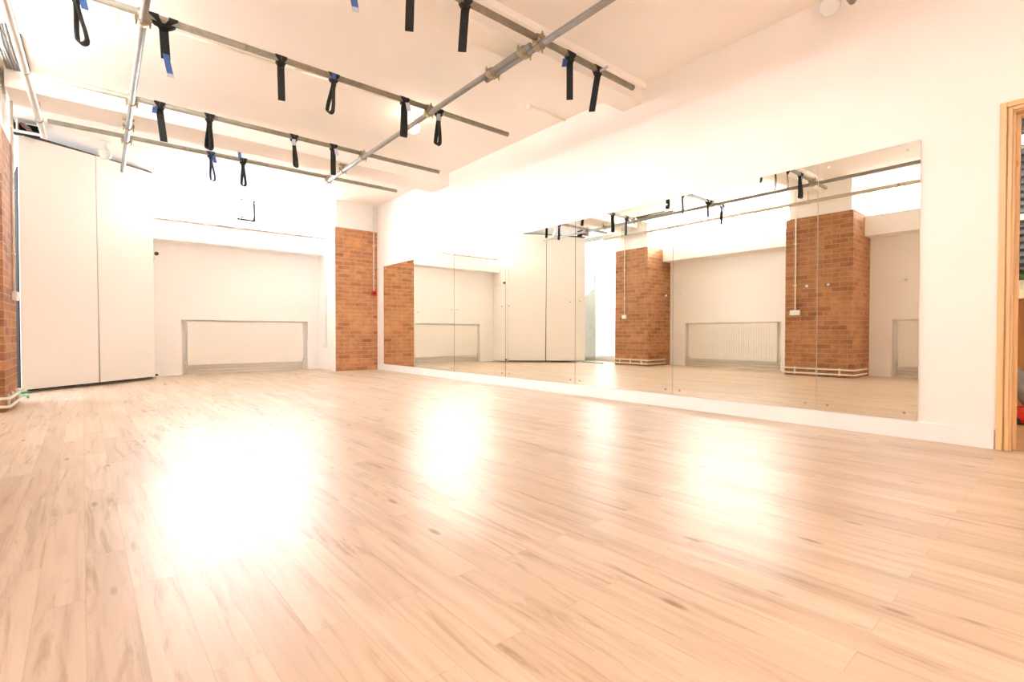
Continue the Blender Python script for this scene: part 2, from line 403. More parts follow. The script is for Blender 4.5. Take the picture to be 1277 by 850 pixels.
radiator('white ribbed radiator cut off by the mirror edge nearest the door', 1.80, (XL - .026, 1.225, .155), 'y', 1)
# ------------------------------------------------------------------ door frame
dr = bpy.data.objects.new('door_1', None); COL.objects.link(dr); dr['kind'] = 'structure'
bm = B()
def casing(bm, y0, y1, z0, z1, d): box(bm, W - d, W, y0, y1, z0, z1, .004)
casing(bm, DY1 + .034, DY1 + .064, 0, DZ + .064, .024); casing(bm, DY1 + .028, DY1 + .034, 0, DZ + .034, .012); casing(bm, DY1 + .010, DY1 + .028, 0, DZ + .028, .020); casing(bm, DY1, DY1 + .010, 0, DZ + .010, .012)
obj('architrave', bm, 'pine', dr)
bm = B(); casing(bm, DY0 - .064, DY0 - .034, 0, DZ + .064, .024); casing(bm, DY0 - .034, DY0, 0, DZ + .034, .018); obj('architrave', bm, 'pine', dr)
bm = B(); casing(bm, DY0, DY1 + .034, DZ + .034, DZ + .064, .024); casing(bm, DY0, DY1 + .028, DZ + .028, DZ + .034, .012); casing(bm, DY0, DY1 + .010, DZ + .010, DZ + .028, .020); casing(bm, DY0, DY1, DZ, DZ + .010, .012); obj('architrave', bm, 'pine_y', dr)
bm = B(); box(bm, W, W + .15, DY1 - .002, DY1 + .02, 0, DZ + .02); box(bm, W + .055, W + .095, DY1 - .016, DY1, 0, DZ, .002)
obj('jamb', bm, 'pine', dr)
bm = B(); box(bm, W, W + .15, DY0 - .02, DY0, 0, DZ + .02); obj('jamb', bm, 'pine', dr)
bm = B(); box(bm, W, W + .15, DY0, DY1 - .002, DZ, DZ + .02); box(bm, W + .055, W + .095, DY0, DY1 - .016, DZ - .014, DZ, .002); obj('jamb', bm, 'pine_y', dr)
# ------------------------------------------------------------------ hall beyond the door
HX = 6.05
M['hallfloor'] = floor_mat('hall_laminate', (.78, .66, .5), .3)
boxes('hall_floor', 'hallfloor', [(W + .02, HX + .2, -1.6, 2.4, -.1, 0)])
boxes('hall_wall_back', 'wall', [(HX + .06, HX + .2, -1.6, 2.4, 0, 2.8)])
boxes('hall_wall_side', 'wall', [(W + .15, HX + .2, 2.3, 2.4, 0, 2.8), (W + .15, HX + .2, -1.6, -1.5, 0, 2.8)])
boxes('hall_ceiling', 'ceil', [(W + .15, HX + .2, -1.6, 2.4, 2.7, 2.8)])
boxes('hall_panelling', 'ply', [(HX, HX + .06, -1.5, 2.3, .0, .985)])
boxes('hall_baseboard', 'pine_y', [(HX - .015, HX, -1.5, 2.3, 0, .07)], bev=.003)
boxes('hall_window_ledge', 'cream', [(HX - .14, HX + .06, -1.2, 2.0, .985, 1.05)], bev=.006)
hw = bpy.data.objects.new('window_5', None); COL.objects.link(hw); hw['kind'] = 'structure'
bm = B()
for z in (1.05, 1.66, 2.30): box(bm, HX + .0, HX + .055, -1.0, 1.8, z, z + .055, .004)
for y in (-1.0, .9, 1.75): box(bm, HX + .0, HX + .055, y, y + .05, 1.05, 2.6, .004)
box(bm, HX, HX + .055, -1.0, 1.8, 2.56, 2.62, .004)
obj('window_frame', bm, 'white', hw)
bm = B(); z = 1.11; k = 0
while z < 2.55:
    if not any(a - .03 < z < a + .06 for a in (1.66, 2.30)):
        v = [bm.verts.new(p) for p in ((HX + .02, -.98, z), (HX + .02, 1.76, z), (HX + .05, 1.76, z + .055), (HX + .05, -.98, z + .055))]; bm.faces.new(v)
        v = [bm.verts.new(p) for p in ((HX + .05, -.98, z + .055), (HX + .05, 1.76, z + .055), (HX + .055, 1.76, z - .01), (HX + .055, -.98, z - .01))]; bm.faces.new(v)
    z += .062
obj('louvre_glass', bm, 'louvre', hw)
pl = thing('potted_flower', 'red flowered plant in a white pot on the ledge beyond the doorway', 'plant', (HX - .06, .46, 1.05))
bm = B(); lathe(bm, (0, 0, 0), [(0, 0), (.035, 0), (.05, .085), (.053, .09), (.045, .09), (.043, .08), (0, .08)]); obj('pot', bm, 'white', pl)
bm = B(); rr = random.Random(3)
for i in range(46):
    a = rr.random() * 2 * PI; r = rr.random() * .085; z = .09 + rr.random() * .09; c = Vector((r * math.cos(a), r * math.sin(a) * 1.3, z)); d = Vector((math.cos(a), math.sin(a), .5)).normalized() * .045; s = d.cross(Vector((0, 0, 1))).normalized() * .018
    bm.faces.new([bm.verts.new(p) for p in (c - d * .3, c + d * .35 + s, c + d, c + d * .35 - s)])
obj('foliage', bm, 'leaf', pl)
for i in range(7):
    bm = B(); a = i * 2.4; r = .02 + .012 * i; c = Vector((r * math.cos(a) * .7 - .02, r * math.sin(a), .175 + .012 * (i % 3)))
    for k in range(6):
        q = k * PI / 3; d = Vector((math.cos(q) * .4, math.sin(q), .3)) * .026; s = Vector((-math.sin(q), math.cos(q), 0)) * .010
        bm.faces.new([bm.verts.new(p) for p in (c, c + d * .6 + s, c + d, c + d * .6 - s)])
    obj('flower', bm, 'petal', pl)
vc = thing('vacuum_cleaner', 'grey upright vacuum cleaner with a red base leaning beyond the doorway', 'vacuum cleaner', (5.45, .39, 0))
bm = B(); box(bm, -.10, .10, -.13, .075, .015, .13, .03); obj('base', bm, 'red', vc)
bm = B(); tube(bm, [(.0, -.045, .11), (0, -.01, .20), (0, .045, .34), (0, .08, .43)], .05, 16, radii=[.035, .055, .06, .04]); obj('body', bm, 'greytube', vc)
bm = B(); tube(bm, [(0, .08, .43), (.0, .16, .62), (.02, .23, .80), (.05, .26, .86)], .014, 10); obj('handle', bm, 'black', vc)
for s in (-1, 1):
    bm = B(); tube(bm, [(s * .09, .05, .03), (s * .115, .05, .03)], .03, 14); obj('wheel', bm, 'black', vc)
# ------------------------------------------------------------------ storage cupboard across the corner
A0, A1, A2 = Vector((-.66, 8.03, 0)), Vector((-.006, 8.635, 0)), Vector((.632, 9.265, 0))
cu = thing('corner_cupboard', 'tall white boarded cupboard built diagonally across the far left corner', 'cupboard', (0, 8.64, 0))
def board(name, pts, mat='board', th=.02, nrm=None):
    # pts: list of (point on plan, z) polygon; extruded backwards along nrm
    bm = B(); nrm = Vector(nrm); off = Vector((0, 8.64, 0))
    f = [bm.verts.new(Vector(p) - off) for p in pts]; g = [bm.verts.new(Vector(p) - off + nrm * th) for p in pts]
    bm.faces.new(f); bm.faces.new(g[::-1]); n = len(f)
    for i in range(n): bm.faces.new((f[i], g[i], g[(i + 1) % n], f[(i + 1) % n]))
    return obj(name, bm, mat, cu)
dn = Vector((-1, 1, 0)).normalized()
def at(a, b, t, z): p = a.lerp(b, t); return (p.x, p.y, z)
board('door_board', [at(A0, A1, 0.0, .04), at(A0, A1, .982, .04), at(A0, A1, .968, 2.3), at(A0, A1, .968, 3.05), at(A0, A1, 0, 2.975)], nrm=dn)
board('door_board', [at(A1, A2, .006, .04), at(A1, A2, 1, .04), at(A1, A2, 1, 3.11), at(A1, A2, -.02, 3.055), at(A1, A2, -.02, 2.3)], nrm=dn)
P0 = A0 + (A0 - A1).normalized() * .055
board('corner_post', [(P0.x, P0.y, .0), (A0.x, A0.y, 0), (A0.x, A0.y, 2.965), (P0.x, P0.y, 2.955)], nrm=dn, th=.010)
board('side_panel', [(.632, 9.285, 0.02), (.632, YF, 0.02), (.632, YF, ZC), (.632, 9.285, ZC)], nrm=(-1, 0, 0))
board('shade_sheet_back', [(A0.x + .02, A0.y + .09, 0.02), (.60, 9.34, .02), (.60, 9.34, 3.02), (A0.x + .02, A0.y + .09, 2.90)], 'dark', nrm=dn, th=.01)  # dark sheet added so the seam between the boards looks shaded
board('shade_sheet_side', [(-.722, 8.06, 0.02), (-.98, 9.8, 0.02), (-.98, 9.8, 2.62), (-.722, 8.06, 2.62)], 'dark', nrm=(1, 0, 0))  # dark sheet standing in for the shade in the gap beside the post
board('top_gap_shade', [at(A0, A2, 0, 2.976), at(A0, A2, 1, 3.111), at(A0, A2, 1, 3.135), at(A0, A2, 0, 3.01)], 'gap_brown', nrm=dn, th=.018)  # dark strip coloured in as the shadow of the gap above the boards
# service hatch with loose cables above the cupboard
sh = thing('service_hatch', 'open service box of loose cables above the cupboard at the ceiling', 'service box', (-.61, 7.92, 2.985))
bm = B()
box(bm, -.13, .09, 0, .16, .0, .012); box(bm, -.13, .09, .15, .16, .012, .14); box(bm, -.13, -.12, 0, .15, .012, .14); box(bm, .08, .09, 0, .15, .012, .14); obj('casing', bm, 'dark', sh)
bm = B(); box(bm, -.14, .10, -.012, 0, -.014, .014); obj('front_rim', bm, 'white', sh)
bm = B(); box(bm, -.10, -.085, -.01, .14, .012, .14); obj('divider', bm, 'cream', sh)
for i in range(4):
    bm = B(); tube(bm, [(-.07 + .01 * i, .05, .12), (-.05 + .02 * i, .03 + .01 * i, .075), (-.01 + .015 * i, .04, .04 - .004 * i), (.06, .06 + .02 * i, .03 + .01 * i)], .006, 8)
    obj('cable', bm, 'pink' if i < 2 else 'grey', sh)
# wall bars folded against cupboard side
fb = thing('folded_bracket', 'white folded wall bracket with a black knob on the cupboard side', 'bracket', (.634, 9.6, 1.90))
bm = B(); tube(bm, [(.03, .2, .035), (.03, -.22, .035)], .012, 10); obj('rod', bm, 'white', fb)
bm = B(); tube(bm, [(.03, .2, -.035), (.03, -.18, -.035)], .012, 10); obj('rod', bm, 'white', fb)
bm = B(); box(bm, -.0, .02, -.24, .22, -.05, .05, .004); obj('back_plate', bm, 'white', fb)
bm = B(); lathe(bm, (.045, -.24, .02), [(0, -.03), (.022, -.022), (.03, 0), (.022, .022), (0, .03)], 14); obj('knob', bm, 'black', fb)
pv = thing('floor_valve', 'small dark pipe valve at the floor by the cupboard corner', 'valve', (.66, 9.31, 0))
bm = B(); tube(bm, [(0, 0, .0), (0, 0, .08)], .012, 10); obj('stem', bm, 'cream', pv)
bm = B(); tube(bm, [(0, -.02, .06), (0, .03, .06)], .018, 10); obj('cap', bm, 'black', pv)
# slanted board standing by the left wall
bm = B(); v = [(0, 8.31, .01), (0, 8.80, .01), (0, 8.80, 1.62), (0, 8.66, 1.66), (0, 8.5, 1.76), (0, 8.31, 1.88)]
f = [bm.verts.new((XL + .06, y, z)) for _, y, z in v]; g = [bm.verts.new((XL + .02, y, z)) for _, y, z in v]
bm.faces.new(f); bm.faces.new(g[::-1])
for i in range(len(f)): bm.faces.new((f[i], g[i], g[(i + 1) % len(f)], f[(i + 1) % len(f)]))
def sheet_mat():
    m, nt, b = nmat('translucent_sheet'); out = nt.nodes['Material Output']
    tc = N(nt, 'ShaderNodeTexCoord'); no = N(nt, 'ShaderNodeTexNoise', Scale=8.0, Detail=4.0); nt.links.new(tc.outputs['Object'], no.inputs['Vector'])
    r = ramp(nt, no.outputs['Fac'], [(.3, (.74, .70, .62)), (.7, (.84, .81, .74))])
    di = N(nt, 'ShaderNodeBsdfDiffuse'); tr = N(nt, 'ShaderNodeBsdfTranslucent')
    nt.links.new(r.outputs[0], di.inputs[0]); nt.links.new(r.outputs[0], tr.inputs[0])
    mx = N(nt, 'ShaderNodeMixShader'); mx.inputs[0].default_value = .55
    nt.links.new(di.outputs[0], mx.inputs[1]); nt.links.new(tr.outputs[0], mx.inputs[2]); nt.links.new(mx.outputs[0], out.inputs['Surface'])
    return m
M['sheet'] = sheet_mat()
tag(obj('leaning_board', bm, 'sheet'), 'pale board with a sloping top standing against the left wall, seen in the mirror', 'board')
# ------------------------------------------------------------------ services on the piers
def conduit_switch(label, box_label, x, y, z0, z1, boxw, boxh, face, boxmat='plastic'):
    # face 'x': on a wall facing +x ; 'y': on a wall facing -y
    fx = (lambda d, u, z: (x + d, y + u, z)) if face == 'x' else (lambda d, u, z: (x + u, y - d, z))
    t = thing('wall_conduit', label, 'conduit', fx(0, 0, z0))
    bm = B(); tube(bm, [(fx(.014, 0, 0)[0] - x, fx(.014, 0, 0)[1] - y, 0), (fx(.014, 0, 0)[0] - x, fx(.014, 0, 0)[1] - y, z1 - z0)], .011, 10); obj('tube', bm, 'cream', t)
    n = 3
    for i in range(n):
        z = (z1 - z0) * (i + .6) / n; bm = B()
        p = fx(0, -.022, 0); q = fx(.026, .022, 0)
        box(bm, min(p[0], q[0]) - x, max(p[0], q[0]) - x, min(p[1], q[1]) - y, max(p[1], q[1]) - y, z - .008, z + .008, .002); obj('saddle_clip', bm, 'cream', t)
    s = thing('switch_box' if boxmat != 'red' else 'fire_call_point', box_label, 'switch' if boxmat != 'red' else 'fire alarm', fx(0, 0, z0 - boxh))
    bm = B(); p = fx(0.001, -boxw / 2, 0); q = fx(.042, boxw / 2, 0)
    box(bm, min(p[0], q[0]) - x, max(p[0], q[0]) - x, min(p[1], q[1]) - y, max(p[1], q[1]) - y, 0, boxh - .002, .005); obj('back_box', bm, boxmat, s)
    bm = B(); p = fx(.042, -boxw * .22, 0); q = fx(.047, boxw * .22, 0)
    box(bm, min(p[0], q[0]) - x, max(p[0], q[0]) - x, min(p[1], q[1]) - y, max(p[1], q[1]) - y, boxh * .3, boxh * .7, .001); obj('rocker' if boxmat != 'red' else 'glass_panel', bm, 'plastic' if boxmat != 'red' else 'black', s)
conduit_switch('cream conduit down the brick pier beside the cupboard', 'white switch box on the brick pier beside the cupboard', -.65, 6.78, 1.10, 2.93, .11, .085, 'x')
conduit_switch('cream conduit down the brick pier between the two radiators', 'white double socket on the brick pier between the two radiators', -.65, 3.31, 1.08, 3.13, .15, .085, 'x')
conduit_switch('cream conduit down the far brick pier above the red call point', 'red fire alarm call point on the far brick pier', 4.045, 9.02, 1.51, 3.12, .10, .10, 'y', 'red')
def skirt_pipes(label, y0, y1):
    t = thing('skirting_pipe', label, 'pipe', (-.65, y0, 0), 'heating pipes wrapped round the brick piers')
    for z in (.05, .125):
        bm = B(); tube(bm, [(-.62, -.035, z), (.02, -.035, z), (.035, -.02, z), (.035, y1 - y0 + .0, z), (.02, y1 - y0 + .035, z), (-.62, y1 - y0 + .035, z)], .013, 10); obj('pipe_run', bm, 'cream', t)
    for k in range(3):
        bm = B(); y = (y1 - y0) * (k + .5) / 3; box(bm, 0.001, .02, y - .012, y + .012, .03, .145); obj('clip', bm, 'cream', t)
skirt_pipes('pair of cream heating pipes round the brick pier beside the cupboard', 6.2, 7.05)
skirt_pipes('pair of cream heating pipes round the brick pier between the two radiators', 2.5, 3.47)
bm = B(); tube(bm, [(-.60, 7.35, .012), (-.62, 7.6, .012), (-.72, 7.85, .012), (-.70, 7.98, .012), (-.62, 7.99, .012)], .010, 8)
tag(obj('floor_cable', bm, 'greenedge'), 'pale green cable on the floor between the brick pier and the cupboard', 'cable')
# far right corner: hanging cable, trunking and box on the white wall
bm = B(); pts = [(3.285, 9.57, 3.05), (3.29, 9.57, 2.95), (3.285, 9.57, 2.85), (3.27, 9.575, 2.75), (3.24, 9.58, 2.66), (3.18, 9.585, 2.62), (3.13, 9.59, 2.60)]
tube(bm, pts, .009, 8); tag(obj('hanging_cable', bm, 'grey'), 'grey cable hanging at the right end of the far window', 'cable')
tk = thing('socket_trunking', 'white trunking down to a socket box left of the far brick pier', 'trunking', (3.30, 9.45, .42))
bm = B(); box(bm, -.05, -.001, -.05, .05, 0, .09, .004); obj('socket_box', bm, 'plastic', tk)
for dy in (-.02, .025):
    bm = B(); tube(bm, [(-.012, dy, .09), (-.012, dy, 1.75)], .009, 8); obj('tube', bm, 'plastic', tk)
# cables at the ceiling by the left pier
bm_t = thing('cable_bundle', 'bundle of grey cables along the ceiling at the left brick pier', 'cables', (-.60, 6.0, 3.117))
for i in range(5):
    bm = B(); x = -.035 + .02 * i
    tube(bm, [(x, -.45, .01), (x + .01 * (i % 2), -.1, .0 - .01 * (i % 3)), (x, .2, .005), (x + .008, .44, .0)], .011, 8); obj('cable', bm, 'grey', bm_t)
bm = B(); box(bm, .105, .125, -.30, .43, .010, .022, .003); obj('cable_strap', bm, 'black', bm_t)
# ------------------------------------------------------------------ ceiling tubes
R = .0242
def steel_tube(name, label, p0, p1, mat='steel', r=R, group='scaffold tubes under the ceiling'):
    t = thing(name, label, 'tube', p0, group)
    bm = B(); hollow(bm, (0, 0, 0), Vector(p1) - Vector(p0), r, r - .004); obj('tube', bm, mat, t)
    for f in (.31, .78):
        c = (Vector(p1) - Vector(p0)) * f; d = (Vector(p1) - Vector(p0)).normalized()
        bm = B(); hollow(bm, c - d * .012, c + d * .012, r + .0012, r + .0001); obj('marking_band', bm, 'steel_light', t)
    return t
ZL, ZP = 2.86, 2.86 + 2 * R + .003
YP = {'P1': 7.10, 'P2': 5.90, 'P3': 4.30, 'P4': 2.765, 'P5': 1.11}
XE = {'P1': (-.40, 3.57), 'P2': (-.26, 3.60), 'P3': (-.30, 3.515), 'P4': (-.31, 3.72), 'P5': (-.3, 3.88)}
nm = {'P1': 'farthest grey crosswise tube, nearest the far window', 'P2': 'second grey crosswise tube from the far window', 'P3': 'grey crosswise tube with six straps, between the two globe lamps', 'P4': 'grey crosswise tube in front of the ceiling beam',
      'P5': 'grey crosswise tube nearest the door, only its end in view'}
for k in YP: steel_tube('scaffold_tube', nm[k] , (XE[k][0], YP[k], ZP), (XE[k][1], YP[k], ZP))
steel_tube('scaffold_tube', 'left lengthwise grey tube running under the crosswise tubes', (.25, .2, ZL), (.25, 8.42, ZL), 'steel_light')
steel_tube('scaffold_tube', 'far half of the right lengthwise tube, ending by the far window', (2.512, 2.80, ZL), (2.512, 8.39, ZL), 'steel_light')
steel_tube('scaffold_tube', 'near half of the right lengthwise tube, under the near beam', (2.562, .2, ZL), (2.562, 3.42, ZL), 'steel_light')
steel_tube('hanging_pole', 'pale cream pole hung lengthwise at the left side', (-.437, -.5, 2.78), (-.437, 7.23, 2.78), 'palepipe', .026, None)
for y in (6.7, 3.06):
    t = thing('pole_hanger', 'pale hanger fixing the cream pole to the %s ceiling beam' % ('far' if y > 5 else 'near'), 'hanger', (-.437, y, 2.78), 'hangers of the cream pole')
    bm = B(); hollow(bm, (0, -.02, 0), (0, .02, 0), .031, .0265); obj('ring', bm, 'palepipe', t)
    bm = B(); tube(bm, [(0, 0, .030), (0, 0, .17)], .006, 8); obj('rod', bm, 'palepipe', t)
# clamps
def bolt(t, base, d, l=.07):
    bm = B(); b0 = Vector(base); d = Vector(d).normalized(); tube(bm, [b0, b0 + d * l], .0055, 8); b_ = obj('bolt', bm, 'brass', t)
    bm = B(); tube(bm, [b0 + d * (l * .55), b0 + d * (l * .78)], .012, 6); obj('nut', bm, 'brass', b_)
def clamp(label, x, y, kind):
    t = thing('scaffold_clamp', label, 'clamp', (x, y, ZL), 'clamps joining the scaffold tubes')
    bm = B(); hollow(bm, (0, -.028, 0), (0, .028, 0), .033, R + .0006); obj('collar', bm, 'brass', t)
    if kind == 'cross':
        dz = ZP - ZL
        bm = B(); hollow(bm, (-.028, 0, dz), (.028, 0, dz), .033, R + .0006); obj('collar', bm, 'brass', t)
        for sx, sy in ((1, 0), (-1, 0)):
            bolt(t, (sx * .040, 0, -.038), (0, 0, 1), .075)
        for sy in (-1, 1):
            bolt(t, (0, sy * .040, dz - .036), (0, 0, 1), .078)
        for q in ((.030, .048, -.024, .024, -.012, .012), (-.048, -.030, -.024, .024, -.012, .012),
                  (-.024, .024, .030, .048, dz - .012, dz + .012), (-.024, .024, -.048, -.030, dz - .012, dz + .012)):
            bm = B(); box(bm, *q, .003); obj('hinge_lug', bm, 'brass', t)
    elif kind == 'beam':
        bm = B(); box(bm, -.05, .05, -.03, .03, 2.95 - ZL - .012, 2.95 - ZL - .001, .002); box(bm, -.022, .022, -.02, .02, .032, 2.95 - ZL - .012); obj('flange', bm, 'brass', t)
        for s in (-1, 1): bolt(t, (s * .042, 0, -.035), (0, 0, 1), .08)
    elif kind == 'sleeve':
        bm = B(); hollow(bm, (.05, -.028, 0), (.05, .028, 0), .033, R + .0006); obj('collar', bm, 'brass', t)
        for xx in (-.038, .088): bolt(t, (xx, 0, -.036), (0, 0, 1), .072)
lx, rx = .25, 2.512
clamp('brass coloured clamp where the left lengthwise tube meets the farthest crosswise tube', lx, YP['P1'], 'cross')
clamp('brass clamp on the left lengthwise tube, second from the far window', lx, YP['P2'], 'cross')
clamp('brass coloured clamp on the left lengthwise tube beside the lit globe lamp', lx, YP['P3'], 'cross')
clamp('brass coloured clamp on the left lengthwise tube at the near crosswise tube', lx, YP['P4'], 'cross')
clamp('beam fixing clamp on the left lengthwise tube under the far beam', lx, 6.62, 'beam')
clamp('brass coloured clamp where the right lengthwise tube meets the farthest crosswise tube', rx, YP['P1'], 'cross')
clamp('brass clamp on the right lengthwise tube, second from the far window', rx, YP['P2'], 'cross')
clamp('beam fixing clamp on the right lengthwise tube under the far beam', rx, 6.55, 'beam')
clamp('brass coloured clamp on the right lengthwise tube between two straps and the glowing lamp', rx, YP['P3'], 'cross')
clamp('sleeve clamp pairing the overlapped tubes, left of the two', rx, 3.30, 'sleeve')
clamp('sleeve clamp pairing the overlapped tubes, beside the near crosswise tube', rx, 2.90, 'sleeve')
clamp('brass coloured clamp on the right lengthwise tube at the near crosswise tube', 2.562, YP['P4'], 'cross')
# ------------------------------------------------------------------ black webbing straps
def ribbon(bm, pts, wdirs, hw, th):
    rings = []
    for i, p in enumerate(pts):
        p = Vector(p); d = (Vector(pts[min(i + 1, len(pts) - 1)]) - Vector(pts[max(i - 1, 0)])).normalized()
        w = Vector(wdirs[i]).normalized(); n = d.cross(w).normalized()
        rings.append([bm.verts.new(p + w * a * hw + n * b * th / 2) for a, b in ((-1, -1), (1, -1), (1, 1), (-1, 1))])
    for A, C in zip(rings, rings[1:]):
        for k in range(4): bm.faces.new((A[k], A[(k + 1) % 4], C[(k + 1) % 4], C[k]))
    bm.faces.new(rings[0][::-1]); bm.faces.new(rings[-1])
def strap(label, pipe, x, mode, L=.33, lean=0., tagc=None, tagpos='side', hw=.026, wide=.045, mat='web', twist=0.):
    y, z = YP[pipe], ZP
    t = thing('webbing_strap', label, 'strap', (x, y, z), 'black webbing straps hanging from the tubes')
    v = Vector((x, y, 0)).normalized(); rgt = Vector((v.y, -v.x, 0))
    ang = {'flat': 0., 'loop': 63., 'half': 35.}[mode] + twist
    b = Matrix.Rotation(math.radians(ang), 3, 'Z') @ rgt      # webbing width direction
    a = Vector((b.y, -b.x, 0))                                # loop opening direction
    # choke hitch round the tube: two turns drawn down into a neck
    bm = B(); n = 18; ro, ri = R + .0055, R + .0012
    for sx in (-1, 1):
        for r0, r1 in (((ro, ri)),):
            rings = []
            for k in range(n):
                th_ = 2 * PI * k / n; s, c = math.sin(th_), math.cos(th_)
                pull = max(0., -c); f = .30 + .70 * (1 - pull)      # converge at the underside
                x0 = sx * wide * f * (.34 if wide > .06 else .04); x1 = sx * wide * f * 1.0
                rings.append([bm.verts.new((xx, rr * s, rr * c - (.012 * pull if rr == ro else .0))) for xx, rr in ((x0, ro), (x1, ro), (x1, ri), (x0, ri))])
            for k in range(n):
                A, C = rings[k], rings[(k + 1) % n]
                for q in range(4): bm.faces.new((A[q], A[(q + 1) % 4], C[(q + 1) % 4], C[q]))
    obj('hitch', bm, mat, t)
    bm = B(); zt = -R - .006; secs = []
    for zz, wx, wy in ((zt, wide * .85, .020), (zt - .018, wide * .62, .017), (zt - .035, hw * .95, .013), (zt - .05, hw * .9, .010)):
        secs.append([bm.verts.new(Vector((0, 0, zz)) + (Vector((1, 0, 0)) if zz > zt - .02 else b) * sx * wx + (Vector((0, 1, 0)) if zz > zt - .02 else a) * sy * wy) for sx, sy in ((-1, -1), (1, -1), (1, 1), (-1, 1))])
    for A, C in zip(secs, secs[1:]):
        for k in range(4): bm.faces.new((A[k], A[(k + 1) % 4], C[(k + 1) % 4], C[k]))
    bm.faces.new(secs[0][::-1]); bm.faces.new(secs[-1]); obj('knot', bm, mat, t)
    # hanging loop
    sep = {'flat': .007, 'loop': .027, 'half': .018}[mode]; top = zt - .03
    pts, ws = [], []; m = 12
    def off(u): return .004 + (sep - .004) * (u * u * (3 - 2 * u))
    def ln(u): return rgt * lean * u + v * .004 * math.sin(5 * u + x)
    low = -L + sep
    for i in range(m + 1):
        u = i / m; pts.append(Vector((0, 0, top + (low - top) * u)) - a * off(u) + ln(u)); ws.append(b)
    for k in range(1, 8):
        q = PI * k / 8; pts.append(Vector((0, 0, low)) + a * (-sep * math.cos(q)) + Vector((0, 0, -sep * math.sin(q))) + ln(1)); ws.append(b)
    for i in range(m, -1, -1):
        u = i / m; pts.append(Vector((0, 0, top + (low - top) * u)) + a * off(u) + ln(u)); ws.append(b)
    bm = B(); ribbon(bm, pts, ws, hw, .004 if mode == 'flat' else .008); obj('loop', bm, mat, t)
    if tagc:
        bm = B(); w2 = rgt
        if tagpos == 'side_left': P = [(-rgt * .035 - v * .02 + Vector((0, 0, -.035))), (-rgt * .045 - v * .022 + Vector((0, 0, -.10)))]
        elif tagpos == 'side_right': P = [(rgt * .03 - v * .02 + Vector((0, 0, -.03))), (rgt * .045 - v * .024 + Vector((0, 0, -.11)))]
        elif tagpos == 'neck': P = [(-v * .03 + Vector((0, 0, -.035))), (-v * .024 + Vector((0, 0, -.10)))]
        elif tagpos == 'hitch': P = [(-v * .034 + Vector((0, 0, .012))), (-v * .034 + Vector((0, 0, -.035)))]
        elif tagpos == 'tail': P = [(rgt * (lean) + Vector((0, 0, -L + .03)) - v * .012), (rgt * (lean + .025) + Vector((0, 0, -L - .10)) - v * .012)]
        elif tagpos == 'up': P = [(-rgt * .03 - v * .03 + Vector((0, 0, -.02))), (-rgt * .04 - v * .03 + Vector((0, 0, .09)))]
        elif tagpos == 'flag': P = [(rgt * .02 - v * .032 + Vector((0, 0, -.03))), (rgt * .085 - v * .03 + Vector((0, 0, .0)))]
        w2 = Vector((0, 0, 1)) if tagpos == 'flag' else rgt
        ribbon(bm, P, [w2, w2], .019 if tagpos != 'flag' else .012, .003); tg = obj('tag', bm, 'tag_blue' if tagc == 'blue' else 'tag_white', t); tg['label'] = tagc + ' tag'
        if tagpos == 'tail':
            bm = B(); ribbon(bm, [P[1], P[1] + Vector((.003, 0, -.025))], [rgt, rgt], .02, .003); e = obj('tag_end', bm, 'tag_white', tg)
strap('bulging black strap leftmost on the near crosswise tube, seen in the mirror', 'P4', .68, 'half', tagc='white', tagpos='side_right')
strap('black strap on the near crosswise tube with a pale blue tail, seen in the mirror', 'P4', 1.11, 'flat', tagc='blue', tagpos='tail', L=.27)
strap('flat black strap cut by the top edge, first in view on the near crosswise tube', 'P4', 1.49, 'flat', L=.355, lean=-.01)
strap('flat black strap with a slight bend, second in view on the near crosswise tube', 'P4', 1.893, 'flat', L=.335, lean=-.02, hw=.028)
strap('flat black strap with a blue tag on its neck, right of the sleeve clamps', 'P4', 2.90, 'flat', L=.35, lean=.0, tagc='blue', tagpos='side_left')
strap('flat black strap swinging left with a white tag, last before the right wall', 'P4', 3.235, 'flat', L=.345, lean=-.045, tagc='white', tagpos='flag')
strap('black strap hanging open as a long loop, left of the lit globe', 'P3', -.10, 'loop', L=.33, lean=.03, tagc='blue', tagpos='side_right', hw=.024)
strap('black strap with a wide forked hitch and a blue and white tail', 'P3', .367, 'flat', L=.27, lean=.01, wide=.085, tagc='blue', tagpos='tail', hw=.028)
strap('plain flat black strap in the middle of the six-strap tube', 'P3', 1.144, 'flat', L=.33, lean=.005, hw=.027)
strap('black teardrop loop strap with a blue tag at its hitch, leaning left', 'P3', 1.572, 'loop', L=.315, lean=-.03, tagc='blue', tagpos='hitch', hw=.024)
strap('black strap lit from behind by the glowing lamp', 'P3', 2.244, 'half', L=.345, lean=-.005, tagc='white', tagpos='side_right', hw=.03, twist=-15)
strap('narrow black loop strap just right of the glowing lamp and clamp', 'P3', 2.623, 'loop', L=.33, lean=-.01, tagc='white', tagpos='neck', twist=-8)
strap('flat black strap with a blue tag on its left, above the cupboard edge', 'P2', .465, 'flat', L=.35, lean=.03, tagc='blue', tagpos='side_left', hw=.03)
strap('narrow black loop strap right above the blue looped strap', 'P2', .881, 'loop', L=.335, lean=-.005, twist=-12, hw=.028)
strap('thin twisted black strap with a white band at its neck', 'P2', 1.703, 'half', L=.335, lean=.02, tagc='white', tagpos='neck', hw=.022, twist=20)
strap('flat black strap with a white tag, beside the right lengthwise tube', 'P2', 2.147, 'flat', L=.335, lean=0, tagc='white', tagpos='side_right', hw=.03)
strap('blue edged loop strap with a violet blue tag, over the far window', 'P1', 1.071, 'loop', L=.33, lean=.02, tagc='blue', tagpos='side_right', mat='web_blue', hw=.02)
strap('dark loop strap with a blue tag standing above the tube, over the far window', 'P1', 1.427, 'loop', L=.33, lean=.005, tagc='blue', tagpos='up', hw=.024, twist=-6)
